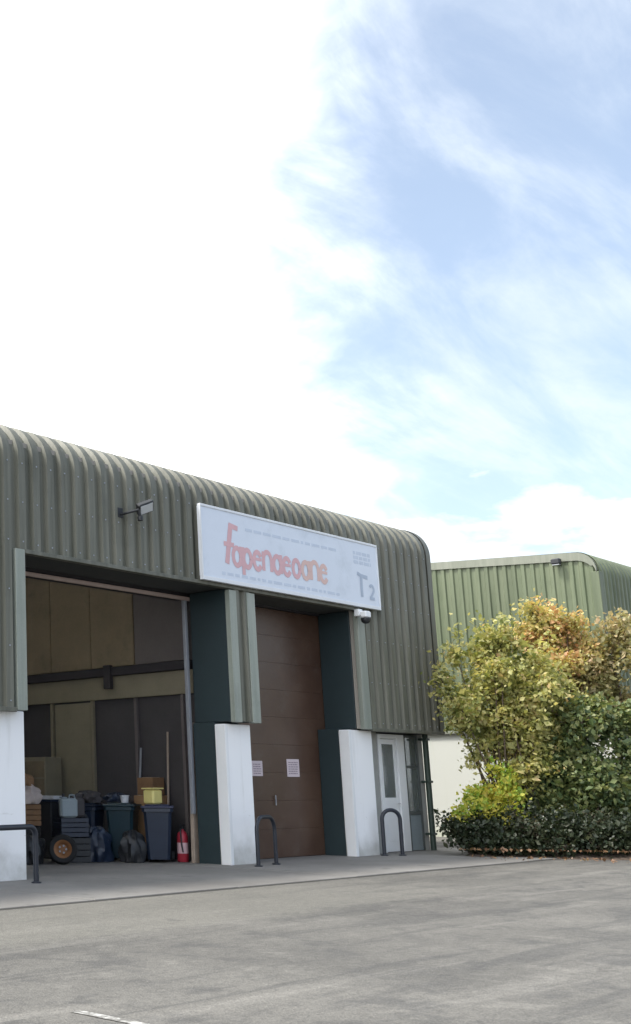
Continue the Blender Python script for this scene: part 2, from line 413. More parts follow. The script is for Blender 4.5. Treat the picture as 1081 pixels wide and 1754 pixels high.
def eave_profile(z0, roof_len=2.2, pit=6.0):
    """(y, z, ny, nz) from the foot up over the rounded eave and on to the roof"""
    pr = [(YF, z0, -1, 0), (YF, ZC - .02, -1, 0)]
    for k in range(0, 11):
        a = R((90 - pit) * k / 10); pr.append((YF + RE - RE * math.cos(a), ZC + RE * math.sin(a), -math.cos(a), math.sin(a)))
    a = R(90 - pit); y, z = pr[-1][0], pr[-1][1]
    pr.append((y + roof_len * math.cos(R(pit)), z + roof_len * math.sin(R(pit)), -math.cos(a), math.sin(a)))
    return pr
def sheet(x0, x1, z0, eave=True, z1=None, lift=0.0):
    br = rib_breaks(x0, x1); m = MB(); vs = []; fs = []
    pr = eave_profile(z0) if eave else [(YF, z0, -1, 0), (YF, z1, -1, 0)]
    for (y, z, ny, nz) in pr:
        for (x, h) in br: d = DEP * h + lift; vs.append((x, y + ny * d, z + nz * d))
    n = len(br)
    for i in range(len(pr) - 1):
        for k in range(n - 1): fs.append((i*n+k, i*n+k+1, i*n+n+k+1, i*n+n+k))
    m.add(vs, fs); return m
def split(a, b):
    n = max(1, round((b - a) / 1.0)); return [(a + (b - a) * i / n, a + (b - a) * (i + 1) / n) for i in range(n)]
D1L, D1R, D2L, D2R = 13.00, 18.42, 19.20, 22.90
c = 0
for (a, b_) in split(3.0, D1L): sheet(a, b_, ZB, lift=.002 * (c % 2)).build('cladding_sheet', 'clad_front', unit, True); c += 1
for (a, b_) in split(D1L, D2R): sheet(a, b_, ZD, lift=.002 * (c % 2)).build('cladding_sheet', 'clad_front', unit, True); c += 1
for (a, b_) in split(D2R, XR): sheet(a, b_, ZB, lift=.002 * (c % 2)).build('cladding_sheet', 'clad_front', unit, True); c += 1
sheet(D1R, D2L, ZB, False, ZD - .004).build('cladding_sheet', 'clad_front', unit, True)
# flashings
def fl(x0, x1, y0, y1, z0, z1, name='flashing', mat='trim', bev=.006): return MB().box(x0, x1, y0, y1, z0, z1, bev).build(name, mat, unit)
fl(D1L - .20, D1L + .015, YF - .085, YF + .02, ZB - .02, ZD + .01)
fl(D1R - .015, D1R + .20, YF - .085, YF + .02, ZB - .02, ZD - .07)
fl(D2L - .24, D2L + .015, YF - .085, YF + .02, ZB - .02, ZD - .07)
fl(D2R - .015, D2R + .27, YF - .085, YF + .02, ZB - .02, ZD - .07)
fl(D1L + .018, D2R - .018, YF - .09, YF + .03, ZD - .05, ZD + .02, mat='clad_front')
fl(D2R + .29, XR + .02, YF - .08, YF + .03, ZB - .05, ZB + .02, mat='clad_front')
fl(3.0, D1L - .21, YF - .08, YF + .03, ZB - .05, ZB + .02, mat='clad_front')
# corner trim at the right end, following the rounded eave
def corner_trim():
    m = MB(); vs = []; fs = []
    pr = eave_profile(ZB - .03, 1.2)
    for (y, z, ny, nz) in pr:
        d = DEP + .012
        vs += [(XR - .16, y + ny*d, z + nz*d), (XR + .03, y + ny*d, z + nz*d), (XR + .03, y - ny*.05, z - nz*.05)]
    for i in range(len(pr) - 1):
        for k in range(2): fs.append((i*3+k, i*3+k+1, i*3+3+k+1, i*3+3+k))
    return m.add(vs, fs)
corner_trim().build('corner_trim', 'clad_front', unit, True)
# fasteners on the rib crowns, in rows on the rails behind
sc_ = MB(); k_ = math.ceil(3.1 / PITCH)
while k_ * PITCH < XR - .2:
    xk = k_ * PITCH
    zs = [ZD + .12, 5.95, 6.6] if D1L < xk < D2R else [ZB + .12, 3.6, 4.5, 5.3, 5.95, 6.6]
    for zk in zs: sc_.box(xk - .011, xk + .011, YF - DEP - .012, YF - DEP - .002, zk - .011, zk + .011)
    k_ += 1
sc_.build('fastener_heads', 'galv', unit)['kind'] = 'stuff'
# cladding backing, so that the sheets are closed behind (inner liner)
for (a, b_, z0) in ((3.0, D1L - .02, ZB), (D2R + .02, XR - .02, ZB)):
    MB().box(a, b_, YF + .04, YF + .12, z0, ZC + .3).build('inner_liner', 'inner_wall', unit)
MB().box(D1L - .02, D2R + .02, YF + .04, YF + .12, ZD + .02, ZC + .3).build('inner_liner', 'inner_wall', unit)
# soffit over the deep door reveals, header boxes
MB().box(D1L - .1, D1R + .05, YF + .02, 14.05, ZD - .03, ZD + .015).build('soffit', 'soffit', unit)
MB().box(D2L - .05, D2R + .05, YF + .02, 14.05, ZD - .03, ZD + .015).build('soffit', 'soffit', unit)
MB().box(D1L - .1, D1R + .3, 14.12, 14.6, 5.075, 5.7, .02).build('shutter_housing', 'beam_dark', unit)
MB().box(D1L - .1, D1R + .3, 14.06, 14.11, 4.985, 5.06, .006).build('head_rail', 'pink_rail', unit)
# dark green linings of the reveals
MB().box(D1R + .005, D2L - .005, YF + .025, 14.06, ZB + .0, ZD - .04, .01).build('pillar_lining', 'jamb_green', unit)
MB().box(18.37, 19.14, 13.57, 14.06, .0, ZB - .005, .008).build('pillar_lining', 'jamb_green', unit)
MB().box(D2R + .005, 23.5, YF + .13, 14.06, ZB + .0, ZD - .04, .01).build('jamb_lining', 'jamb_green', unit)
MB().box(22.61, 23.48, 13.57, 14.06, .0, ZB - .005, .008).build('jamb_lining', 'jamb_green', unit)
MB().box(12.6, D1L - .01, YF + .13, 14.06, ZB, ZD - .04, .01).build('jamb_lining', 'jamb_green', unit)
# white painted plinth
pm = MB().box(3.0, 13.14, YW, 13.6, 0, ZB - .02, .012).build('plinth_wall', 'white_paint', unit)
pm2 = MB().box(18.36, 19.15, YW, 13.565, 0, ZB - .045, .012).build('pillar_base', 'white_paint', unit)
pm3 = MB().box(22.60, 23.50, YW, 13.565, 0, ZB - .03, .012).build('pillar_base', 'white_paint', unit)
# returns are cased with a folded white corner strip
MB().box(18.34, 18.43, YW - .012, YW + .2, .01, ZB - .06, .004).build('corner_strip', 'white_frame', unit)
MB().box(22.58, 22.67, YW - .012, YW + .2, .01, ZB - .045, .004).build('corner_strip', 'white_frame', unit)
# shell
MB().box(3.0, 3.12, YF + .12, 28, 0, 6.9).build('end_wall', 'clad_front', unit)
MB().box(XR - .12, XR, YF + .5, 28, ZB, 7.0).build('end_wall', 'clad_front', unit)
MB().box(XR - .13, XR - .01, 13.75, 28, 0, ZB - .003).build('end_wall', 'grey_block', unit)
MB().box(3.0, XR, 28.0, 28.2, 0, 7.2).build('rear_wall', 'inner_wall', unit)
def roof_strip(x0, x1, y0, y1, mat, name, dz=0.0):
    f = lambda y: 7.33 + math.tan(R(6)) * (min(y, 21.5) - 13.8) - math.tan(R(6)) * max(0, y - 21.5) + dz
    m = MB()
    ys = [y0] + ([21.5] if y0 < 21.5 < y1 else []) + [y1]
    vs = []; fs = []
    for y in ys: vs += [(x0, y, f(y)), (x1, y, f(y)), (x0, y, f(y) - .06), (x1, y, f(y) - .06)]
    for i in range(len(ys) - 1):
        a = i * 4; fs += [(a, a+1, a+5, a+4), (a+2, a+6, a+7, a+3), (a, a+4, a+6, a+2), (a+1, a+3, a+7, a+5)]
    e = (len(ys) - 1) * 4; fs += [(0, 2, 3, 1), (e, e+1, e+3, e+2)]
    return m.add(vs, fs).build(name, mat, unit)
lights = [(7.5, 8.7), (12.0, 12.9), (16.0, 16.8), (21.5, 22.5)]  # unseen translucent roof strips, added to brighten the interior
px0 = 3.0
for (a, b_) in lights:
    roof_strip(px0, a, 13.85, 28.1, 'roof_sheet', 'roof'); roof_strip(a, b_, 13.85, 15.0, 'roof_sheet', 'roof')
    roof_strip(a, b_, 15.0, 20.5, 'added_rooflight', 'added_rooflight'); roof_strip(a, b_, 20.5, 28.1, 'roof_sheet', 'roof'); px0 = b_
roof_strip(px0, XR, 13.85, 28.1, 'roof_sheet', 'roof')
# inside floor and the partition that fills the open doorway's view
MB().box(3.15, 26.1, 13.9, 27.95, -.05, .012).build('inner_floor', 'floor_concrete', unit)
MB().box(19.0, 19.14, 14.07, 27.98, 0, 7.3).build('partition', 'partition_dark', unit)
k = 15.93
while k < 24:
    MB().box(18.94, 18.995, k + .006, k + 1.2 - .006, 3.92, 6.6, .004).build('partition_panel', 'partition_brown', unit); k += 1.2
MB().box(18.955, 18.995, 14.65, 15.92, 3.92, 6.6, .004).build('partition_panel', 'partition_grey', unit)
MB().box(18.86, 18.99, 14.45, 24, 3.72, 3.90, .01).build('partition_beam', 'beam_dark', unit)
MB().box(18.93, 18.995, 14.45, 24, 3.24, 3.715, .004).build('partition_band', 'band_olive', unit)
for yy in (14.7, 15.9, 17.1, 18.3, 19.5):
    MB().box(18.92, 18.995, yy, yy + .07, .02, 3.23, .004).build('partition_stud', 'partition_grey' if yy < 16 else 'band_olive', unit)
MB().box(18.95, 18.997, 17.2, 18.25, 1.2, 3.2, .004).build('partition_panel', 'band_olive', unit)
MB().box(18.80, 18.92, 16.5, 16.68, 3.45, 3.95, .01).build('beam_bracket', 'beam_dark', unit)
# door guide track beside the opening, its foot cut short
gt = MB().box(18.29, 18.36, 14.075, 14.15, .92, 5.0, .004).build('door_track', 'galv', unit)
# closed sectional door of the second bay
nP = 9; ph = 5.06 / nP
for i in range(nP):
    m = MB().box(19.16, 23.45, 14.065, 14.105, .02 + i * ph, .02 + (i + 1) * ph - .0012, .0025)
    m.build('door_panel', 'door_brown', unit)
for zc in (.30, 2.55):
    for xc in (20.4, 22.0): pass
MB().box(19.16, 23.45, 14.02, 14.4, 5.09, 5.3, .01).build('door_header', 'beam_dark', unit)
MB().box(19.16, 23.45, 14.115, 14.2, .0, 5.3).build('door_backing', 'beam_dark', unit)
MB().tube([(20.9, 14.03, 1.05), (20.9, 14.03, 1.25)], .012).build('door_handle', 'galv', unit, True)
# notices on the door
def notice(name, label, x, z, w, h):
    o = thing(name, label, 'notice', (x, 14.06, z - h / 2), 'paper notices on the brown door')
    MB().box(x - w/2, x + w/2, 14.056, 14.0635, z - h/2, z + h/2).build('sheet', 'paper', o)
    m = MB(); zz_ = z + h/2 - .06; rr = random.Random(int(x * 10))
    while zz_ > z - h/2 + .05:
        a = x - w/2 + .05
        while a < x + w/2 - .08:
            e = min(a + rr.uniform(.03, .10), x + w/2 - .05); m.box(a, e, 14.0525, 14.0555, zz_ - .016, zz_); a = e + .018
        zz_ -= .045
    m.build('lines_of_print', 'ink', o)['kind'] = 'stuff'
notice('door_notice', 'pinkish paper notice beside the white pillar on the brown door', 20.36, 1.78, .36, .30)
notice('door_notice', 'white paper notice in the middle of the closed brown door', 21.62, 1.80, .44, .36)

# entrance at the right, set back under the cladding
YE = 13.62
MB().box(23.505, XR - .02, YF + .03, 13.9, ZB - .035, ZB - .002).build('entrance_soffit', 'soffit', unit)
MB().box(23.505, 24.16, YE - .02, 13.75, 0, ZB - .037).build('entrance_wall', 'grey_block', unit)
ed = MB()
x0, x1 = 24.20, 25.30
fr = MB().box(x0, x0 + .09, YE - .03, YE + .06, .02, 2.56, .006).box(x1 - .30, x1, YE - .03, YE + .06, .02, 2.56, .006)
fr.box(x0 + .092, x1 - .302, YE - .03, YE + .06, 2.46, 2.56, .006)
df = fr.build('entrance_frame', 'white_frame', unit)
leaf = MB().box(x0 + .10, x0 + .19, YE, YE + .045, .03, 2.45, .004).box(x1 - .42, x1 - .31, YE, YE + .045, .03, 2.45, .004)
leaf.box(x0 + .192, x1 - .422, YE, YE + .045, .03, 1.18, .004).box(x0 + .192, x1 - .422, YE, YE + .045, 2.34, 2.45, .004)
lf = leaf.build('entrance_door', 'white_frame', unit)
MB().box(x0 + .19, x1 - .42, YE + .015, YE + .024, 1.18, 2.34).build('pane', 'window_glass', lf)
MB().tube([(x1 - .37, YE - .005, 1.05), (x1 - .37, YE - .05, 1.05), (x1 - .48, YE - .05, 1.05)], .011).build('handle', 'metal_bright', lf, True)
MB().box(x0 + .26, x1 - .50, YE - .006, YE - .001, .25, 1.0, .002).build('door_panel', 'white_frame', lf)
wf = MB().box(25.31, 25.37, YE - .02, YE + .05, .02, 2.56, .004).box(25.86, 25.93, YE - .02, YE + .05, .02, 2.56, .004)
wf.box(25.372, 25.858, YE - .02, YE + .05, .80, .88, .004).box(25.372, 25.858, YE - .02, YE + .05, 2.50, 2.56, .004).box(25.372, 25.858, YE - .015, YE + .045, 1.83, 1.88, .004)
wo_ = wf.build('side_window', 'dark_frame', unit)
MB().box(25.37, 25.86, YE + .012, YE + .02, .88, 1.83).build('pane', 'window_glass', wo_)
MB().box(25.37, 25.86, YE + .012, YE + .02, 1.88, 2.50).build('pane', 'window_glass', wo_)
MB().box(25.37, 25.86, YE + .0, YE + .03, .03, .80).build('lower_panel', 'grey_panel', wo_)
# lobby behind the glass
MB().box(24.16, 26.1, 14.9, 14.98, 0, 2.6).build('lobby_wall', 'inner_wall', unit)
MB().box(24.16, 26.1, 13.75, 14.9, .013, .02).build('lobby_floor', 'floor_concrete', unit)
MB().box(24.10, 24.155, 13.76, 14.9, 0, 2.6).build('lobby_wall', 'inner_wall', unit)
MB().box(25.932, XR - .13, YE - .02, 13.74, 0, ZB - .037).build('entrance_wall', 'grey_block', unit)
# rain pipe at the corner
dp = MB().tube([(26.03, 13.47, .0), (26.03, 13.47, 2.6)], .062, 14).build('downpipe', 'pipe_green', unit, True)
for zc in (.35, 1.5, 2.45): MB().box(25.945, 26.115, 13.40, 13.60, zc, zc + .05, .005).build('pipe_clip', 'pipe_green', dp)

# ------------------------------------------------------------------ sign board
YS = YF - .15
sg = thing('sign_board', 'long pale blue-white sign board with faded red lettering over the doors', 'sign', (21, YS, 5.3))
SX0, SX1, SZ0, SZ1 = 17.53, 23.69, 5.25, 6.57
MB().box(SX0, SX1, YS - .02, YS + .03, SZ0, SZ1, .004).build('panel', 'sign_white', sg)
e = MB().box(SX0 - .03, SX1 + .03, YS - .035, YS + .04, SZ1, SZ1 + .045, .004).box(SX0 - .03, SX1 + .03, YS - .035, YS + .04, SZ0 - .075, SZ0, .004)
e.box(SX0 - .035, SX0 - .001, YS - .033, YS + .04, SZ0 - .0, SZ1 + .0).box(SX1 + .001, SX1 + .035, YS - .033, YS + .04, SZ0, SZ1)
e.build('edge_frame', 'sign_edge', sg)
for xx in (19, 21, 23): MB().box(xx, xx + .06, YS + .032, YF - .02, SZ0 + .1, SZ1 - .1).build('fixing_batten', 'galv', sg)
YT = YS - .0235
def stroke(m, pts, w, y=YT):
    """a flat painted stroke: ribbon in the sign's plane"""
    P2 = [Vector((p[0], p[1])) for p in pts]; vs = []; fs = []
    for i, p in enumerate(P2):
        d = (P2[min(i+1, len(P2)-1)] - P2[max(i-1, 0)]).normalized(); n = Vector((-d.y, d.x)) * w / 2
        vs += [(p.x + n.x, y, p.y + n.y), (p.x - n.x, y, p.y - n.y)]
    for i in range(len(P2) - 1): fs.append((2*i, 2*i+1, 2*i+3, 2*i+2))
    m.add(vs, fs)
def arc(cx, cz, rx, rz, a0, a1, n=12): return [(cx + rx*math.cos(R(a0 + (a1-a0)*i/n)), cz + rz*math.sin(R(a0 + (a1-a0)*i/n))) for i in range(n+1)]
sep_ = [0]
def st(m, pts, w): 
    sep_[0] += 1; stroke(m, pts, w, YT - .0004 * (sep_[0] % 9))
m = MB()
OX, OZ = -.47, -.06
st(m, [(18.90, 6.40), (18.74, 5.62)], .13); st(m, [(18.84, 6.38), (19.12, 6.34)], .10); st(m, [(18.66, 6.0), (18.98, 6.0)], .09)
zb = 5.62
def lo(cx, kind, m, w=.10):
    if kind == 0: st(m, arc(cx, zb + .17, .12, .17, 0, 360, 18), w)
    if kind == 1: st(m, arc(cx, zb + .17, .12, .17, 30, 330, 16), w); st(m, [(cx - .12, zb + .2), (cx + .13, zb + .2)], .06)
    if kind == 2: st(m, [(cx - .13, zb), (cx - .13, zb + .38)], w); st(m, arc(cx, zb + .22, .13, .16, 180, 0, 10) + [(cx + .13, zb)], w)
    if kind == 3: st(m, [(cx, zb), (cx, zb + .50)], w)
    if kind == 4: st(m, arc(cx, zb + .17, .12, .17, 0, 360, 18), w); st(m, [(cx + .13, zb - .0), (cx + .13, zb + .38)], w)
    if kind == 5: st(m, [(cx - .13, zb - .16), (cx - .13, zb + .38)], w); st(m, arc(cx, zb + .17, .12, .17, 0, 360, 18), w)
    if kind == 6: st(m, arc(cx + .02, zb + .29, .11, .095, 20, 260, 10), w*.85); st(m, arc(cx, zb + .10, .11, .10, 80, -160, 10), w*.85)
x = 19.06
for kd in (4, 5, 1, 2, 4, 1, 0): lo(x, kd, m, .10); x += .33
lt1 = m; m = MB(); sv = m
for kd in (4, 2, 1): lo(x, kd, m, .10); x += .33
lt2 = m
for q, mt in ((lt1, 'letter_red'), (lt2, 'letter_orange')): q.xf(Matrix.Translation((OX, 0, OZ))).build('lettering', mt, sg)
# faint lines of small print above and below
m = MB(); rr = random.Random(5)
for (xa, xb, z) in ((18.9, 22.1, 6.30), (18.1, 22.1, 5.36)):
    a = xa
    while a < xb:
        b_ = a + rr.uniform(.08, .3); m.box(a, b_, YS - .0225, YS - .0201, z - .028, z + .028); a = b_ + .06
m.build('small_print', 'letter_faint', sg)['kind'] = 'stuff'
m = MB()
for z in (6.34, 6.24, 6.14):
    a = 22.75
    while a < 23.42:
        b_ = min(a + rr.uniform(.06, .2), 23.45); m.box(a, b_, YS - .0225, YS - .0201, z - .035, z + .035); a = b_ + .035
m.build('small_print', 'letter_faint', sg)['kind'] = 'stuff'
m = MB()
st(m, [(22.86, 5.90), (23.0, 5.86), (23.26, 5.84)], .08); st(m, [(23.0, 5.86), (23.0, 5.40)], .09)
st(m, arc(23.40, 5.60, .085, .085, 150, -40) + [(23.33, 5.40)], .065); st(m, [(23.31, 5.40), (23.50, 5.40)], .065)
m.build('number', 'letter_grey', sg)

# ------------------------------------------------------------------ wall lamps
fl_ = thing('floodlight', 'black floodlight with pale glass on an arm above the open doorway', 'light', (15.53, YF - .05, 6.15))
MB().box(15.31, 15.45, YF - .075, YF - .05, 6.04, 6.22, .006).build('wall_plate', 'black_plastic', fl_)
MB().tube([(15.38, YF - .06, 6.10), (15.38, YF - .22, 6.10), (15.55, YF - .34, 6.16)], .022).build('arm', 'black_plastic', fl_, True)
M_ = Matrix.Translation((15.71, YF - .36, 6.22)) @ Matrix.Rotation(R(-8), 4, 'Z') @ Matrix.Rotation(R(38), 4, 'X') @ Matrix.Rotation(R(-28), 4, 'Y')
M_ = M_ @ Matrix.Scale(.8, 4)
hb = MB(); hb.box(-.19, .19, -.05, .07, -.14, .14, .02)
for q in range(6): hb.box(-.17 + q * .062, -.155 + q * .062, .072, .105, -.11, .11)
hh = hb.xf(M_).build('housing', 'black_plastic', fl_)
MB().box(-.155, .155, -.062, -.051, -.105, .105, .004).xf(M_).build('glass', 'lamp_glass', hh)
MB().tube([(15.55, YF - .34, 6.16), (15.59, YF - .33, 6.05)], .03).build('sensor_stem', 'black_plastic', fl_, True)
MB().lathe([(.0, -.05), (.045, -.045), (.05, .0), (.045, .03), (0, .035)], (15.6, YF - .33, 6.02), 14).build('sensor', 'black_plastic', fl_, True)
cm = thing('security_camera', 'small white bracketed camera with dark dome under the sign end', 'camera', (22.88, YF - .08, 4.95))
MB().box(22.77, 22.93, YF - .20, YF - .08, 4.97, 5.12, .012).build('bracket', 'white_frame', cm)
MB().box(22.79, 23.01, YF - .34, YF - .202, 4.93, 5.07, .02).build('hood', 'white_frame', cm)
MB().lathe([(.0, -.10), (.05, -.095), (.088, -.06), (.10, -.01), (.10, .02), (0, .021)], (22.9, YF - .27, 4.905), 18).build('dome', 'black_plastic', cm, True)

# ------------------------------------------------------------------ hoop barriers
def hoop(label, xa, ya, xb, yb, h, rad=.16, rt=.034):
    a = Vector((xa, ya, 0)); b_ = Vector((xb, yb, 0)); d = (b_ - a).normalized(); w = (b_ - a).length
    o = thing('hoop_barrier', label, 'barrier', ((xa + xb)/2, (ya + yb)/2, 0), 'black tube hoop barriers guarding the pillars')
    pts = [a + Vector((0, 0, -.1)), a + Vector((0, 0, h - rad))]
    for k in range(1, 9): t_ = R(90 * k / 8); pts.append(a + d * (rad - rad*math.cos(t_)) + Vector((0, 0, h - rad + rad*math.sin(t_))))
    for k in range(0, 9): t_ = R(90 * k / 8); pts.append(b_ - d * (rad - rad*math.sin(t_)) + Vector((0, 0, h - rad + rad*math.cos(t_))))
    pts += [b_ + Vector((0, 0, -.1))]
    MB().tube(pts, rt, 14).build('hoop', 'black_paint', o, True)
    for q in (a, b_): MB().lathe([(.075, .0), (.075, .022), (.04, .03), (rt, .03)], (q.x, q.y, .014), 16).build('foot_flange', 'black_paint', o)
    return o
hoop('black hoop barrier in front of the leftmost white wall', 11.35, 12.62, 12.78, 12.77, .84, .14, .042)
hoop('black hoop barrier beside the white pillar between the two doors', 18.42, 12.80, 19.15, 12.92, .88, .24, .036)
hoop('tall narrow black hoop barrier by the white entrance door', 23.30, 13.12, 23.62, 12.90, .94, .19, .04)

# ------------------------------------------------------------------ things inside the open doorway
def wheelie(label, loc, rot, mat, lid, s=1.0, open_=False):
    o = thing('wheelie_bin', label, 'bin', (0, 0, 0), 'dark wheelie bins inside the open doorway')
    vs = []; fs = []
    rings = [(.20, .21, .06, 0), (.22, .235, .35, 0), (.255, .285, .92, 0), (.285, .32, .925, 0), (.285, .32, .985, 0)]
    for (w, d, z, _) in rings:
        c_ = .05
        vs += [(-w+c_,-d,z),(w-c_,-d,z),(w,-d+c_,z),(w,d-c_,z),(w-c_,d,z),(-w+c_,d,z),(-w,d-c_,z),(-w,-d+c_,z)]
    for i in range(len(rings)-1):
        for k in range(8): j = (k+1) % 8; fs.append((i*8+k, i*8+j, i*8+8+j, i*8+8+k))
    fs += [tuple(range(7, -1, -1)), tuple(range(32, 40))]
    MB().add(vs, fs).build('body', mat, o)
    l = MB().box(-.30, .30, -.345, .30, .99, 1.03, .012).box(-.22, .22, -.28, .22, 1.031, 1.055, .01)
    ld = l.build('lid', lid, o); MB().tube([(-.24, .34, 1.0), (.24, .34, 1.0)], .017).build('handle', 'black_plastic', o, True)
    for sx in (-1, 1):
        MB().lathe([(.03, -.03), (.1, -.028), (.1, .028), (.03, .03)], n=18).xf(Matrix.Translation((sx*.25, .24, .10)) @ Matrix.Rotation(R(90), 4, 'Y')).build('wheel', 'tyre', o)
    o.location = loc; o.rotation_euler = (0, 0, R(rot)); o.scale = (s, s, s)
    return o
wheelie('navy wheelie bin nearest the timber post, a yellow tub on its lid', (18.05, 14.74, .013), -52, 'navy', 'navy_lid', 1.02)
wheelie('dark teal wheelie bin standing between two navy bins', (17.92, 15.50, .013), -62, 'teal_bin', 'teal_bin', 1.04)
wheelie('dark navy wheelie bin third from the timber post', (17.72, 16.25, .013), -70, 'navy', 'navy', 1.03)
o = thing('yellow_tub', 'pale yellow tub standing on the navy bin', 'tub', (18.0, 14.80, 1.09))
MB().box(17.87, 18.15, 14.68, 14.94, 1.093, 1.37, .03).build('tub', 'yellow', o); MB().box(17.85, 18.17, 14.66, 14.96, 1.375, 1.40, .008).build('lid', 'yellow', o)
o = tag(MB().box(18.44, 18.90, 15.15, 15.65, .02, 1.25, .01).build('cardboard_carton', 'card'), 'tall brown carton behind the yellow tub', 'box')
MB().box(18.64, 18.69, 15.145, 15.655, 1.251, 1.256).build('tape', 'timber', o)
o = tag(MB().box(18.5, 18.86, 15.2, 15.6, 1.26, 1.60, .01).build('cardboard_carton', 'card2'), 'small dark brown carton topmost of the carton stack', 'box')
MB().box(18.66, 18.71, 15.195, 15.605, 1.601, 1.606).build('tape', 'timber', o)
o = thing('paint_bucket', 'small white bucket on the dark teal bin lid', 'bucket', (17.88, 15.40, 1.115))
MB().lathe([(.07, 0), (.085, .13), (.092, .13), (.092, .145), (.0, .146)], (17.88, 15.40, 1.113), 18).build('bucket', 'white_plastic', o, True)
MB().tube([(17.79, 15.40, 1.24)] + [(17.88 + .09*math.cos(R(180 - a)), 15.40 - .05*math.sin(R(a)), 1.24 - .06*math.sin(R(a))) for a in range(20, 180, 20)] + [(17.97, 15.40, 1.24)], .004, 6).build('bail', 'galv', o, True)
def tray(label, x, y, z):
    o = thing('white_tray', label, 'tray', (x, y, z))
    MB().box(x - .16, x + .16, y - .26, y + .26, z, z + .02, .004).build('base', 'white_plastic', o)
    for (a, b_, c_, d_) in ((-.16, -.145, -.26, .26), (.145, .16, -.26, .26), (-.144, .144, -.26, -.245), (-.144, .144, .245, .26)):
        MB().box(x + a, x + b_, y + c_, y + d_, z + .021, z + .07, .003).build('rim', 'white_plastic', o)
tray('shallow white tray lying on the dark storage crate', 17.42, 16.98, 1.17)
o = thing('fire_extinguisher', 'red fire extinguisher on the floor by the timber post', 'extinguisher', (18.46, 14.50, .012))
ex, ey = 18.46, 14.50
MB().lathe([(.09, 0), (.105, .02), (.105, .46), (.085, .54), (.04, .58), (.03, .62)], (ex, ey, .014), 20).build('cylinder', 'extinguisher_red', o, True)
MB().lathe([(.1065, .16), (.1065, .36)], (ex, ey, .014), 20).build('label_band', 'label_pink', o, True)
MB().box(ex - .03, ex + .03, ey - .04, ey + .04, .625, .68, .008).build('valve', 'black_plastic', o)
MB().box(ex - .08, ex + .08, ey - .01, ey + .015, .69, .71, .004).build('lever', 'black_plastic', o)
MB().tube([(ex - .03, ey - .02, .65), (ex - .13, ey - .06, .6), (ex - .13, ey - .08, .35), (ex - .11, ey - .09, .2)], .014).build('hose', 'black_plastic', o, True)
# leaning timber post
o = tag(MB().box(-.07, .07, -.04, .04, 0, 2.62, .006).xf(Matrix.Translation((18.43, 14.19, .013)) @ Matrix.Rotation(R(1.2), 4, 'Y')).build('timber_post', 'timber'), 'pale timber post standing inside the right of the open doorway', 'post')
# storage crates between the bins and the cart
for (x_, y_, s1, s2, h_, lb) in ((17.18, 16.72, .5, .52, 1.12, 'dark storage crate with the white tray on its lid'), (16.95, 17.45, .55, .5, 1.30, 'tall black storage crate behind the loaded cart')):
    o = tag(MB().box(x_, x_ + s1, y_, y_ + s2, .013, h_, .02).build('storage_crate', 'black_plastic'), lb, 'crate')
    MB().box(x_ - .02, x_ + s1 + .02, y_ - .02, y_ + s2 + .02, h_ + .001, h_ + .045, .01).build('lid', 'navy', o)
# steel cabinet by the partition
o = tag(MB().box(18.35, 18.86, 18.0, 18.9, .013, 2.05, .01).build('tool_cabinet', 'band_olive'), 'olive steel cabinet against the partition at the back', 'cabinet')
for k_ in range(5): MB().box(18.34, 18.349, 18.04, 18.86, .1 + k_*.38, .1 + k_*.38 + .34, .002).build('drawer_front', 'partition_brown', o)
# a jumble of stored stuff at the left of the opening
def tyre(name, label, c_, r_, w_, rim=None, M=None, group=None):
    o = thing(name, label, 'tyre', c_, group); M = (M or Matrix.Identity(4)); T = Matrix.Translation(c_) @ M
    pr = [(r_*.62, -w_*.42), (r_*.72, -w_*.5), (r_*.9, -w_*.5), (r_*.985, -w_*.36), (r_, -w_*.12), (r_*.985, -w_*.1), (r_*.985, w_*.1), (r_, w_*.12), (r_*.985, w_*.36), (r_*.9, w_*.5), (r_*.72, w_*.5), (r_*.62, w_*.42)]
    vs = []; fs = []; n = 26
    for (q, z) in pr:
        for k in range(n): th = 2*math.pi*k/n; vs.append((q*math.cos(th), q*math.sin(th), z))
    for i in range(len(pr)):
        for k in range(n): j = (k+1) % n; i2 = (i+1) % len(pr); fs.append((i*n+k, i*n+j, i2*n+j, i2*n+k))
    MB().add(vs, fs).xf(T).build('rubber', 'tyre', o, True)
    if rim:
        rm = MB().lathe([(r_*.10, -w_*.1), (r_*.34, -w_*.05), (r_*.42, -w_*.28), (r_*.62, -w_*.40), (r_*.62, w_*.40), (r_*.42, w_*.28), (r_*.34, w_*.05), (r_*.10, w_*.1)], n=24).xf(T).build('rim', rim, o, True)
        for k in range(5):
            th = 2*math.pi*k/5; MB().lathe([(.018, -w_*.2), (.018, w_*.2)], (r_*.24*math.cos(th), r_*.24*math.sin(th), 0), 8).xf(T).build('wheel_nut', 'galv', rm)
    return o
Mv = Matrix.Rotation(R(-42), 4, 'Z') @ Matrix.Rotation(R(82), 4, 'X')
tyre('loose_wheel', 'loose black wheel with an orange rim leaning at the left of the doorway', (16.16, 15.45, .285), .27, .17, 'orange', Mv)
for k_, (dx, dy) in enumerate(((0, 0), (.04, -.02), (-.03, .03))):
    tyre('stacked_tyre', ('bottom', 'middle', 'top')[k_] + ' black tyre of the stack behind the orange-rimmed wheel', (16.02 + dx, 16.28 + dy, .125 + k_*.225), .34, .215, None, None, 'tyres stacked inside the doorway')
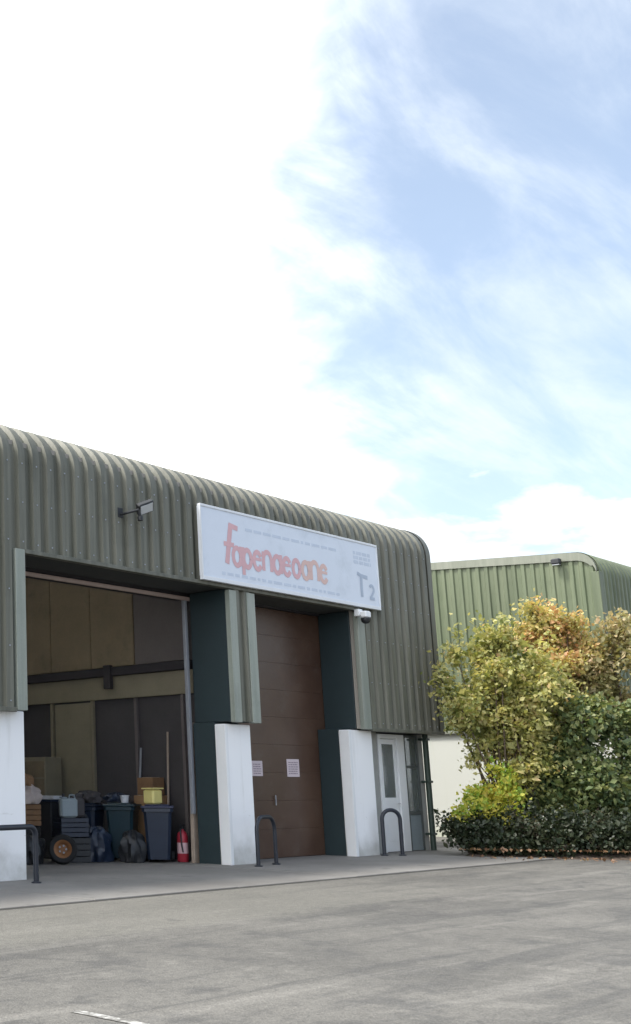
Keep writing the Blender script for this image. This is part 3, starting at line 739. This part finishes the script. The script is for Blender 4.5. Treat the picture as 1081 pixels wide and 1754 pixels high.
def crate(label, x_, y_, s1, s2, z_, h_, mat, rz=0, nsl=4):
    o = thing('slatted_crate', label, 'crate', (0, 0, 0))
    for k_ in range(nsl):
        z0 = k_*h_/nsl + .006; z1 = (k_+1)*h_/nsl - .006
        MB().box(-s1/2, s1/2, -s2/2, -s2/2 + .018, z0, z1, .003).build('slat', mat, o); MB().box(-s1/2, s1/2, s2/2 - .018, s2/2, z0, z1, .003).build('slat', mat, o)
        MB().box(-s1/2, -s1/2 + .018, -s2/2 + .019, s2/2 - .019, z0, z1, .003).build('slat', mat, o); MB().box(s1/2 - .018, s1/2, -s2/2 + .019, s2/2 - .019, z0, z1, .003).build('slat', mat, o)
    for sx in (-1, 1):
        for sy in (-1, 1): MB().box(sx*(s1/2 - .04) - .02, sx*(s1/2 - .04) + .02, sy*(s2/2 - .04) - .02, sy*(s2/2 - .04) + .02, 0, h_, .003).build('corner_post', mat, o)
    MB().box(-s1/2 + .02, s1/2 - .02, -s2/2 + .02, s2/2 - .02, .01, .03).build('floor', mat, o)
    o.location = (x_, y_, z_); o.rotation_euler = (0, 0, R(rz)); return o
crate('black slatted crate right of the orange-rimmed wheel', 16.78, 15.82, .62, .5, .013, .46, 'black_plastic', -30)
crate('dark blue slatted crate on top of the black slatted crate', 16.80, 15.84, .56, .46, .48, .36, 'navy', -24)
crate('brown slatted crate on the tyre stack', 16.02, 16.28, .55, .45, .695, .40, 'card2', -36)
def jerry(label, x_, y_, z_, rz, mat):
    o = thing('jerry_can', label, 'can', (0, 0, 0), 'small cans on the crates')
    MB().box(-.17, .17, -.09, .09, 0, .36, .035).build('body', mat, o)
    MB().box(-.15, -.03, -.07, .07, .361, .385, .008).build('shoulder', mat, o)
    MB().lathe([(.028, 0), (.028, .06), (0, .061)], (-.09, 0, .386), 12).build('cap', 'black_plastic', o)
    MB().tube([(.02, 0, .355), (.03, 0, .42), (.12, 0, .42), (.14, 0, .355)], .014).build('handle', mat, o, True)
    o.location = (x_, y_, z_); o.rotation_euler = (0, 0, R(rz)); return o
jerry('pale grey can on the dark blue crate', 16.62, 15.72, .845, -30, 'grey_panel')
jerry('dark can beside the white can on the dark blue crate', 16.95, 15.84, .845, -20, 'partition_dark')
def bundle(label, c_, s_, mat, seed):
    """a crumpled cloth bundle: folded, slumped heap"""
    vs = []; fs = []; n1, n2 = 14, 30; q = random.Random(seed); ph = [q.uniform(0, 6.28) for _ in range(6)]
    for i in range(n1 + 1):
        th = math.pi * i / n1
        for j in range(n2):
            a_ = 2*math.pi*j/n2
            k = 1 + .16*math.sin(5*a_ + ph[0] + 2.5*th) + .10*math.sin(9*a_ + ph[1] - 4*th) + .10*math.sin(3*a_ + 6*th + ph[2]) + q.uniform(-.03, .03)
            z = math.cos(th); z = z if z > 0 else max(z, -.45)
            vs.append((c_[0] + s_[0]*math.sin(th)**.8*math.cos(a_)*k, c_[1] + s_[1]*math.sin(th)**.8*math.sin(a_)*k, c_[2] + s_[2]*(z + .45)*(.85 + .15*k)))
    for i in range(n1):
        for j in range(n2): r_ = (j+1) % n2; fs.append((i*n2+j, i*n2+n2+j, i*n2+n2+r_, i*n2+r_))
    return tag(MB().add(vs, fs).build('cloth_bundle', mat, smooth=True), label, 'cloth')
bundle('crumpled grey-brown cloth heaped on the brown crate', (16.02, 16.26, 1.10), (.28, .25, .26), 'sack', 3)
bundle('crumpled dark brown cloth topmost of the heap at the left', (16.0, 16.3, 1.42), (.2, .2, .17), 'card2', 5)
bundle('black bin bag slumped between the crates and the bins', (17.20, 16.05, .02), (.30, .28, .62), 'black_plastic', 9)
bundle('black bin bag slumped in front of the third bin', (17.22, 15.55, .02), (.27, .24, .44), 'navy', 13)
bundle('black bin bag between the first two bins', (18.35, 15.05, .02), (.14, .13, .5), 'black_plastic', 21)
bundle('dark cloth heaped on the third bin', (17.70, 16.2, 1.11), (.26, .26, .16), 'partition_dark', 17)
bundle('dark blue cloth heaped on the teal bin behind the bucket', (18.0, 15.72, 1.12), (.22, .2, .13), 'navy', 23)
bundle('black bin bag on the tall black crate at the back', (17.22, 17.7, 1.35), (.28, .26, .2), 'black_plastic', 27)
bundle('black bin bag lying in front of the brown slatted crate', (15.78, 15.95, .02), (.26, .24, .36), 'black_plastic', 31)
bundle('black bin bag wedged between teal and navy bins', (17.62, 15.02, .02), (.24, .22, .40), 'black_plastic', 35)
# long handled tools against the partition
for k_, (y_, lb, mt) in enumerate(((15.05, 'long timber batten leaning on the partition behind the yellow tub', 'timber'), (15.75, 'thin dark pipe leaning on the partition near the cartons', 'galv'))):
    tag(MB().tube([(18.72 - .1*k_, y_, .02), (18.9, y_ + .05, 2.5 - .3*k_)], .022, 8).build('leaning_pole', mt, smooth=True), lb, 'pole')
# ------------------------------------------------------------------ the farther green unit behind the shrubs
XG, YG = 33.25, 12.12; EZ = 7.57; RG = .55
far = thing('industrial_unit', 'green clad unit standing behind the autumn shrubs at the right', 'building', (XG + 8, YG + 6, 0))
tp = math.tan(R(4.4)); RIDGE = 24.0
def top_at(y):
    """height of the gable edge, rounded at the front eave"""
    if y < YG + RG:
        u = (YG + RG - y) / RG; return EZ - RG + RG * math.sqrt(max(0, 1 - u*u)) + tp * 0
    return EZ + tp * (min(y, RIDGE) - YG - RG) - tp * max(0, y - RIDGE)
zb2 = 2.93
def gable_sheet(y0, y1):
    br = rib_breaks(y0, y1, .25, 0, .085, .03); vs = []; fs = []; n = len(br)
    for (y, h) in br: vs.append((XG - .04*h, y, zb2))
    for (y, h) in br: vs.append((XG - .04*h, y, top_at(y) - .10))
    for k in range(n - 1): fs.append((k, n+k, n+k+1, k+1))
    return MB().add(vs, fs)
yy = YG + .05
while yy < 27.9: gable_sheet(yy, min(yy + 1.0, 28)).build('cladding_sheet', 'clad_far', far, True); yy += 1.0
# verge trim following the gable
ys = [YG + RG*(1 - math.cos(R(a))) for a in range(0, 91, 10)] + [YG + RG + .5*i for i in range(1, 32)]
vs = []; fs = []
for y in ys:
    t_ = top_at(y); vs += [(XG - .065, y, t_ - .20 if y > YG + .1 else t_ - .12), (XG - .065, y, t_ + .02), (XG + .3, y, t_ + .02)]
for i in range(len(ys) - 1):
    for k in range(2): fs.append((i*3+k, i*3+k+1, i*3+4+k, i*3+3+k))
MB().add(vs, fs).build('verge_trim', 'trim_far', far, True)
# front elevation with rounded eave
def front_sheet(x0, x1):
    br = rib_breaks(x0, x1, .25, 0, .085, .03); vs = []; fs = []; n = len(br)
    pr = [(YG, zb2, -1, 0), (YG, EZ - RG, -1, 0)] + [(YG + RG - RG*math.cos(R(a)), EZ - RG + RG*math.sin(R(a)), -math.cos(R(a)), math.sin(R(a))) for a in range(10, 91, 10)] + [(YG + 3, EZ + tp*2.4, 0, 1)]
    for (y, z, ny, nz) in pr:
        for (x, h) in br: vs.append((x, y + ny*.04*h, z + nz*.04*h))
    for i in range(len(pr)-1):
        for k in range(n-1): fs.append((i*n+k, i*n+k+1, i*n+n+k+1, i*n+n+k))
    return MB().add(vs, fs)
xx = XG + .02
while xx < 46: front_sheet(xx, xx + 1.0).build('cladding_sheet', 'clad_far', far, True); xx += 1.0
MB().box(XG - .055, XG + .16, YG - .055, YG + .16, zb2 - .02, EZ - RG - .01, .01).build('corner_trim', 'clad_far', far)
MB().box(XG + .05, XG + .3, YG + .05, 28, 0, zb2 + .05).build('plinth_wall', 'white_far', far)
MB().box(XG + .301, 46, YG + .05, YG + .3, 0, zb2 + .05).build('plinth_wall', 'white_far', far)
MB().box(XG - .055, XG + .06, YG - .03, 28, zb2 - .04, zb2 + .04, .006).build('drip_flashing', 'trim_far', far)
m = MB(); m.add([(XG + .1, YG + 1.5, EZ), (46, YG + 1.5, EZ), (46, RIDGE, top_at(RIDGE) - .02), (XG + .1, RIDGE, top_at(RIDGE) - .02), (XG + .1, 28, top_at(28) - .02), (46, 28, top_at(28) - .02)], [(0, 1, 2, 3), (3, 2, 5, 4)]); m.build('roof', 'roof_sheet', far)
MB().box(45.9, 46, YG + .31, 28, 0, EZ - .05).build('end_wall', 'clad_far', far)
MB().box(XG + .31, 45.9, 27.8, 28, 0, EZ - .05).build('rear_wall', 'clad_far', far)
o = thing('bulkhead_lamp', 'small dark lamp under the verge of the farther green unit', 'light', (XG - .08, 13.05, 7.3))
MB().box(XG - .11, XG - .068, 12.97, 13.13, 7.30, 7.44, .008).build('back_plate', 'black_plastic', o)
MB().box(XG - .26, XG - .112, 12.93, 13.17, 7.31, 7.47, .03).build('hood', 'black_plastic', o)
MB().box(XG - .24, XG - .13, 12.96, 13.14, 7.29, 7.308, .003).build('lens', 'lamp_glass', o)

# ------------------------------------------------------------------ shrubs and trees
def leaf_cloud(clusters, per, size, spread, up=.35):
    """clusters: array of twig tips; every leaf is a folded lens of four triangles"""
    n = len(clusters) * per
    c_ = np.repeat(clusters, per, 0) + rng.normal(0, spread, (n, 3))
    s_ = size * rng.lognormal(0, .32, n)
    d = rng.normal(0, 1, (n, 3)); d[:, 2] -= .25; d /= np.linalg.norm(d, axis=1)[:, None]
    nr = rng.normal(0, 1, (n, 3)); nr[:, 2] += up * 3; nr -= (nr * d).sum(1)[:, None] * d; nr /= np.linalg.norm(nr, axis=1)[:, None]
    b_ = np.cross(d, nr)
    A = c_ - d * s_[:, None] * .5; B = c_ + d * s_[:, None] * .5
    w = s_[:, None] * .34; fold = nr * s_[:, None] * .10
    v = np.stack([A, c_ - d*s_[:, None]*.08 + b_*w + fold, B, c_ - d*s_[:, None]*.08 - b_*w + fold], 1).reshape(-1, 3)
    i = np.arange(n)[:, None] * 4
    f = np.concatenate([i + np.array([0, 2, 1]), i + np.array([0, 3, 2])], 1).reshape(-1, 3)
    return v, f
def np_mesh(name, v, f, mat, parent):
    off = np.array(parent.location)
    me = bpy.data.meshes.new(name); me.vertices.add(len(v)); me.vertices.foreach_set('co', (v - off).astype(np.float32).ravel())
    k = f.shape[1]
    me.loops.add(f.size); me.loops.foreach_set('vertex_index', f.astype(np.int32).ravel())
    me.polygons.add(len(f)); me.polygons.foreach_set('loop_start', np.arange(0, f.size, k, dtype=np.int32)); me.update(calc_edges=True); me.validate()
    me.materials.append(MATS[mat]); o = bpy.data.objects.new(name, me); COL.objects.link(o); o.parent = parent; return o
def shrub(name, label, cat, base, lobes, mat, twigs, per=10, size=.1, spread=.10, stems=6, group=None, hollow=.55, trunk=.04, part='crown'):
    o = thing(name, label, cat, base, group); B = Vector(base); br = MB(); tips = []
    vol = np.array([l[3]**2 for l in lobes]); vol = vol / vol.sum()
    for (lx, ly, lz, lr), fr_ in zip(lobes, vol):
        cc = Vector((lx, ly, lz)); s0 = B + Vector((rng.normal(0, .08), rng.normal(0, .08), -.05))
        mid = s0.lerp(cc, .5) + Vector((rng.normal(0, .12), rng.normal(0, .12), .12))
        br.tube([s0, s0.lerp(mid, .5) + Vector((rng.normal(0, .04), rng.normal(0, .04), .03)), mid, mid.lerp(cc, .55), cc], [trunk, trunk*.85, trunk*.65, trunk*.5, trunk*.35], 6)
        nt_ = max(6, int(twigs * fr_))
        for q in range(nt_):
            dv = rng.normal(0, 1, 3); dv /= np.linalg.norm(dv)
            rad = lr * (hollow + (1 - hollow) * rng.random() ** .6) * (1 + .28 * math.sin(3.1*dv[0]*3 + lx*5) * math.cos(2.7*dv[2]*3 + ly*4))
            tip = np.array(cc) + dv * rad * np.array([1, 1, .92])
            if tip[2] < .1: tip[2] = .1 + .1*rng.random()
            tips.append(tip)
            if q % 4 == 0:
                tv = Vector(tip); mm = cc.lerp(tv, .5) + Vector((rng.normal(0, .05), rng.normal(0, .05), rng.normal(0, .05)))
                br.tube([cc, mm, tv], [trunk*.3, trunk*.2, trunk*.1], 4, False)
    for q in range(max(3, len(lobes) // 3)):      # stray shoots beyond the outline
        lx, ly, lz, lr = lobes[int(rng.integers(len(lobes)))]
        if lz < .5 * max(l[2] for l in lobes): continue
        dv = Vector((rng.normal(0, .5), rng.normal(0, .5), rng.uniform(.3, 1.0))).normalized(); c0 = Vector((lx, ly, lz)); ln = lr + rng.uniform(.12, .4)
        br.tube([c0, c0 + dv * ln * .6 + Vector((0, 0, .03)), c0 + dv * ln], [trunk*.25, trunk*.16, trunk*.06], 4, False)
        for w_ in np.linspace(.55, 1, 4): tips.append(np.array(c0 + dv * ln * w_))
    br.build('trunk', 'bark', o, True)
    v, f = leaf_cloud(np.array(tips), per, size, spread)
    np_mesh(part, v, f, mat, o)
    return o
def blob(cx, cy, cz, rx, ry, rz, n, r0, r1, seed):
    q = random.Random(seed); out = []
    for i in range(n):
        while True:
            a, b_, c_ = q.uniform(-1, 1), q.uniform(-1, 1), q.uniform(-1, 1)
            if a*a + b_*b_ + c_*c_ < 1: break
        out.append((cx + a*rx, cy + b_*ry, cz + c_*rz, q.uniform(r0, r1)))
    return out
# lateral (image right) direction on the ground
LX, LY = math.sin(R(50.844)), -math.cos(R(50.844)); FX, FY = math.cos(R(50.844)), math.sin(R(50.844))
def lat(c_, a, d, z, r): return (c_[0] + LX*a + FX*d, c_[1] + LY*a + FY*d, z, r)
G = 'shrubs and small trees in the planting bed'
def scatter(c_, a, d, z, ra, rd, rz, n, r0, r1, seed):
    """small foliage clumps through an ellipsoid given in lateral, depth and height"""
    q = random.Random(seed); out = []
    while len(out) < n:
        u, v_, w_ = q.uniform(-1, 1), q.uniform(-1, 1), q.uniform(-1, 1)
        if .12 < u*u + v_*v_ + w_*w_ < 1: out.append(lat(c_, a + u*ra, d + v_*rd, z + w_*rz, q.uniform(r0, r1)))
    return out
cA = (26.2, 11.75)
lA = scatter(cA, -.05, 0, 3.35, 1.15, .8, 1.25, 34, .2, .42, 2) + scatter(cA, .85, .1, 3.3, 1.0, .5, 1.1, 22, .2, .4, 8) + [lat(cA, *q) for q in ((-.75, -.1, 2.0, .2), (-.55, -.2, 2.3, .25), (-1.22, 0, 3.4, .2), (-1.3, 0, 3.75, .18), (-1.05, 0, 2.95, .2), (-.9, 0, 4.25, .22), (.1, 0, 4.55, .2), (.1, -.5, 1.7, .35), (.5, -.4, 2.0, .4))]
shrub('autumn_shrub', 'tall yellow-green shrub next to the corner of the nearer green unit', 'shrub', (26.2, 11.75, .1), lA, 'leaf_autumn', 2000, 13, .095, .11, group=G, hollow=.3, trunk=.03)
cB = (28.6, 11.4)
lB = scatter(cB, 0, 0, 4.3, .85, .6, 1.0, 16, .2, .4, 4) + [lat(cB, *q) for q in ((-.35, .1, 5.25, .25), (-.5, .1, 5.45, .15), (-.15, .2, 5.2, .25), (.1, .1, 5.0, .3), (-.8, .1, 5.1, .14), (.4, .0, 4.75, .3))]
shrub('autumn_tree', 'small tree with orange turning leaves rising above the other shrubs', 'tree', (28.6, 11.4, .12), lB, 'leaf_orange', 750, 13, .095, .11, group=G, trunk=.04, hollow=.3)
cC = (29.1, 10.35)
lC = scatter(cC, .5, 0, 3.9, 1.3, .7, 1.15, 30, .22, .45, 6) + [lat(cC, *q) for q in ((.2, 0, 5.05, .25), (.7, 0, 5.15, .25), (-.2, 0, 4.7, .2))]
shrub('pale_tree', 'small tree with pale pinkish-olive leaves at the right edge', 'tree', (29.3, 10.2, .12), lC, 'leaf_pale', 1300, 13, .095, .11, group=G, trunk=.04, hollow=.3)
cD = (27.0, 10.55)
lD = scatter(cD, .45, .1, 1.75, 1.5, .6, 1.2, 34, .25, .5, 12) + [lat(cD, *q) for q in ((.35, .2, 3.0, .35), (1.3, .1, 2.8, .4), (-.9, .1, 1.2, .4), (-.8, 0, .8, .4))]
shrub('evergreen_shrub', 'big dark green evergreen shrub at the lower right', 'shrub', (27.1, 10.5, .1), lD, 'leaf_dark', 1700, 12, .1, .11, group=G, hollow=.3, trunk=.03)
cE = (25.15, 11.85)
lE = scatter(cE, .08, 0, 1.05, .58, .3, .55, 14, .14, .27, 3) + [lat(cE, *q) for q in ((.35, 0, 1.75, .16), (.55, 0, 1.6, .2), (-.5, 0, .8, .18))]
shrub('lime_shrub', 'bright lime and yellow low shrub against the white wall', 'shrub', (25.15, 11.85, .1), lE, 'leaf_lime', 380, 12, .08, .08, group=G, trunk=.015, hollow=.3)
hs = [('dark low hedge plant leftmost in the row at the bed edge', (24.80, 11.78), .46), ('dark low hedge plant below the lime shrub', (25.15, 11.25), .55), ('dark low hedge plant in the middle of the row at the bed edge', (25.45, 10.6), .56), ('dark low hedge plant below the evergreen shrub', (25.95, 9.9), .55), ('dark low hedge plant at the right edge of the picture', (26.4, 9.15), .55)]
for i, (lb, (hx, hy), hr) in enumerate(hs):
    ll = [lat((hx, hy), a, d + .1, z, r * hr / .5) for (a, d, z, r) in ((-.25, 0, .42, .32), (.1, .1, .62, .32), (.35, 0, .45, .32), (0, -.08, .25, .3), (.5, .15, .62, .26), (-.45, .15, .52, .24))]
    shrub('hedge_plant', lb, 'shrub', (hx + .05, hy + .05, .05), ll, 'leaf_hedge', 330, 10, .075, .07, group='low dark hedge row at the bed edge', trunk=.018)
# fallen leaves on the bed edge and the tarmac near it
tips = []
for i in range(900):
    u = rng.random(); w = rng.exponential(.35) - .55
    tips.append((24.15 + 4.85*u + w*-.81 + rng.normal(0, .1), 11.75 - 7.35*u + w*-.585 + rng.normal(0, .1), .03 if w > 0 else .16))
lt = thing('fallen_leaves', 'brown fallen leaves scattered along the edge of the shrub bed', 'leaves', (24, 11, 0)); lt['kind'] = 'stuff'
v, f = leaf_cloud(np.array(tips), 1, .07, .0, 3.0); np_mesh('leaf_scatter', v, f, 'leaf_litter', lt)['kind'] = 'stuff'
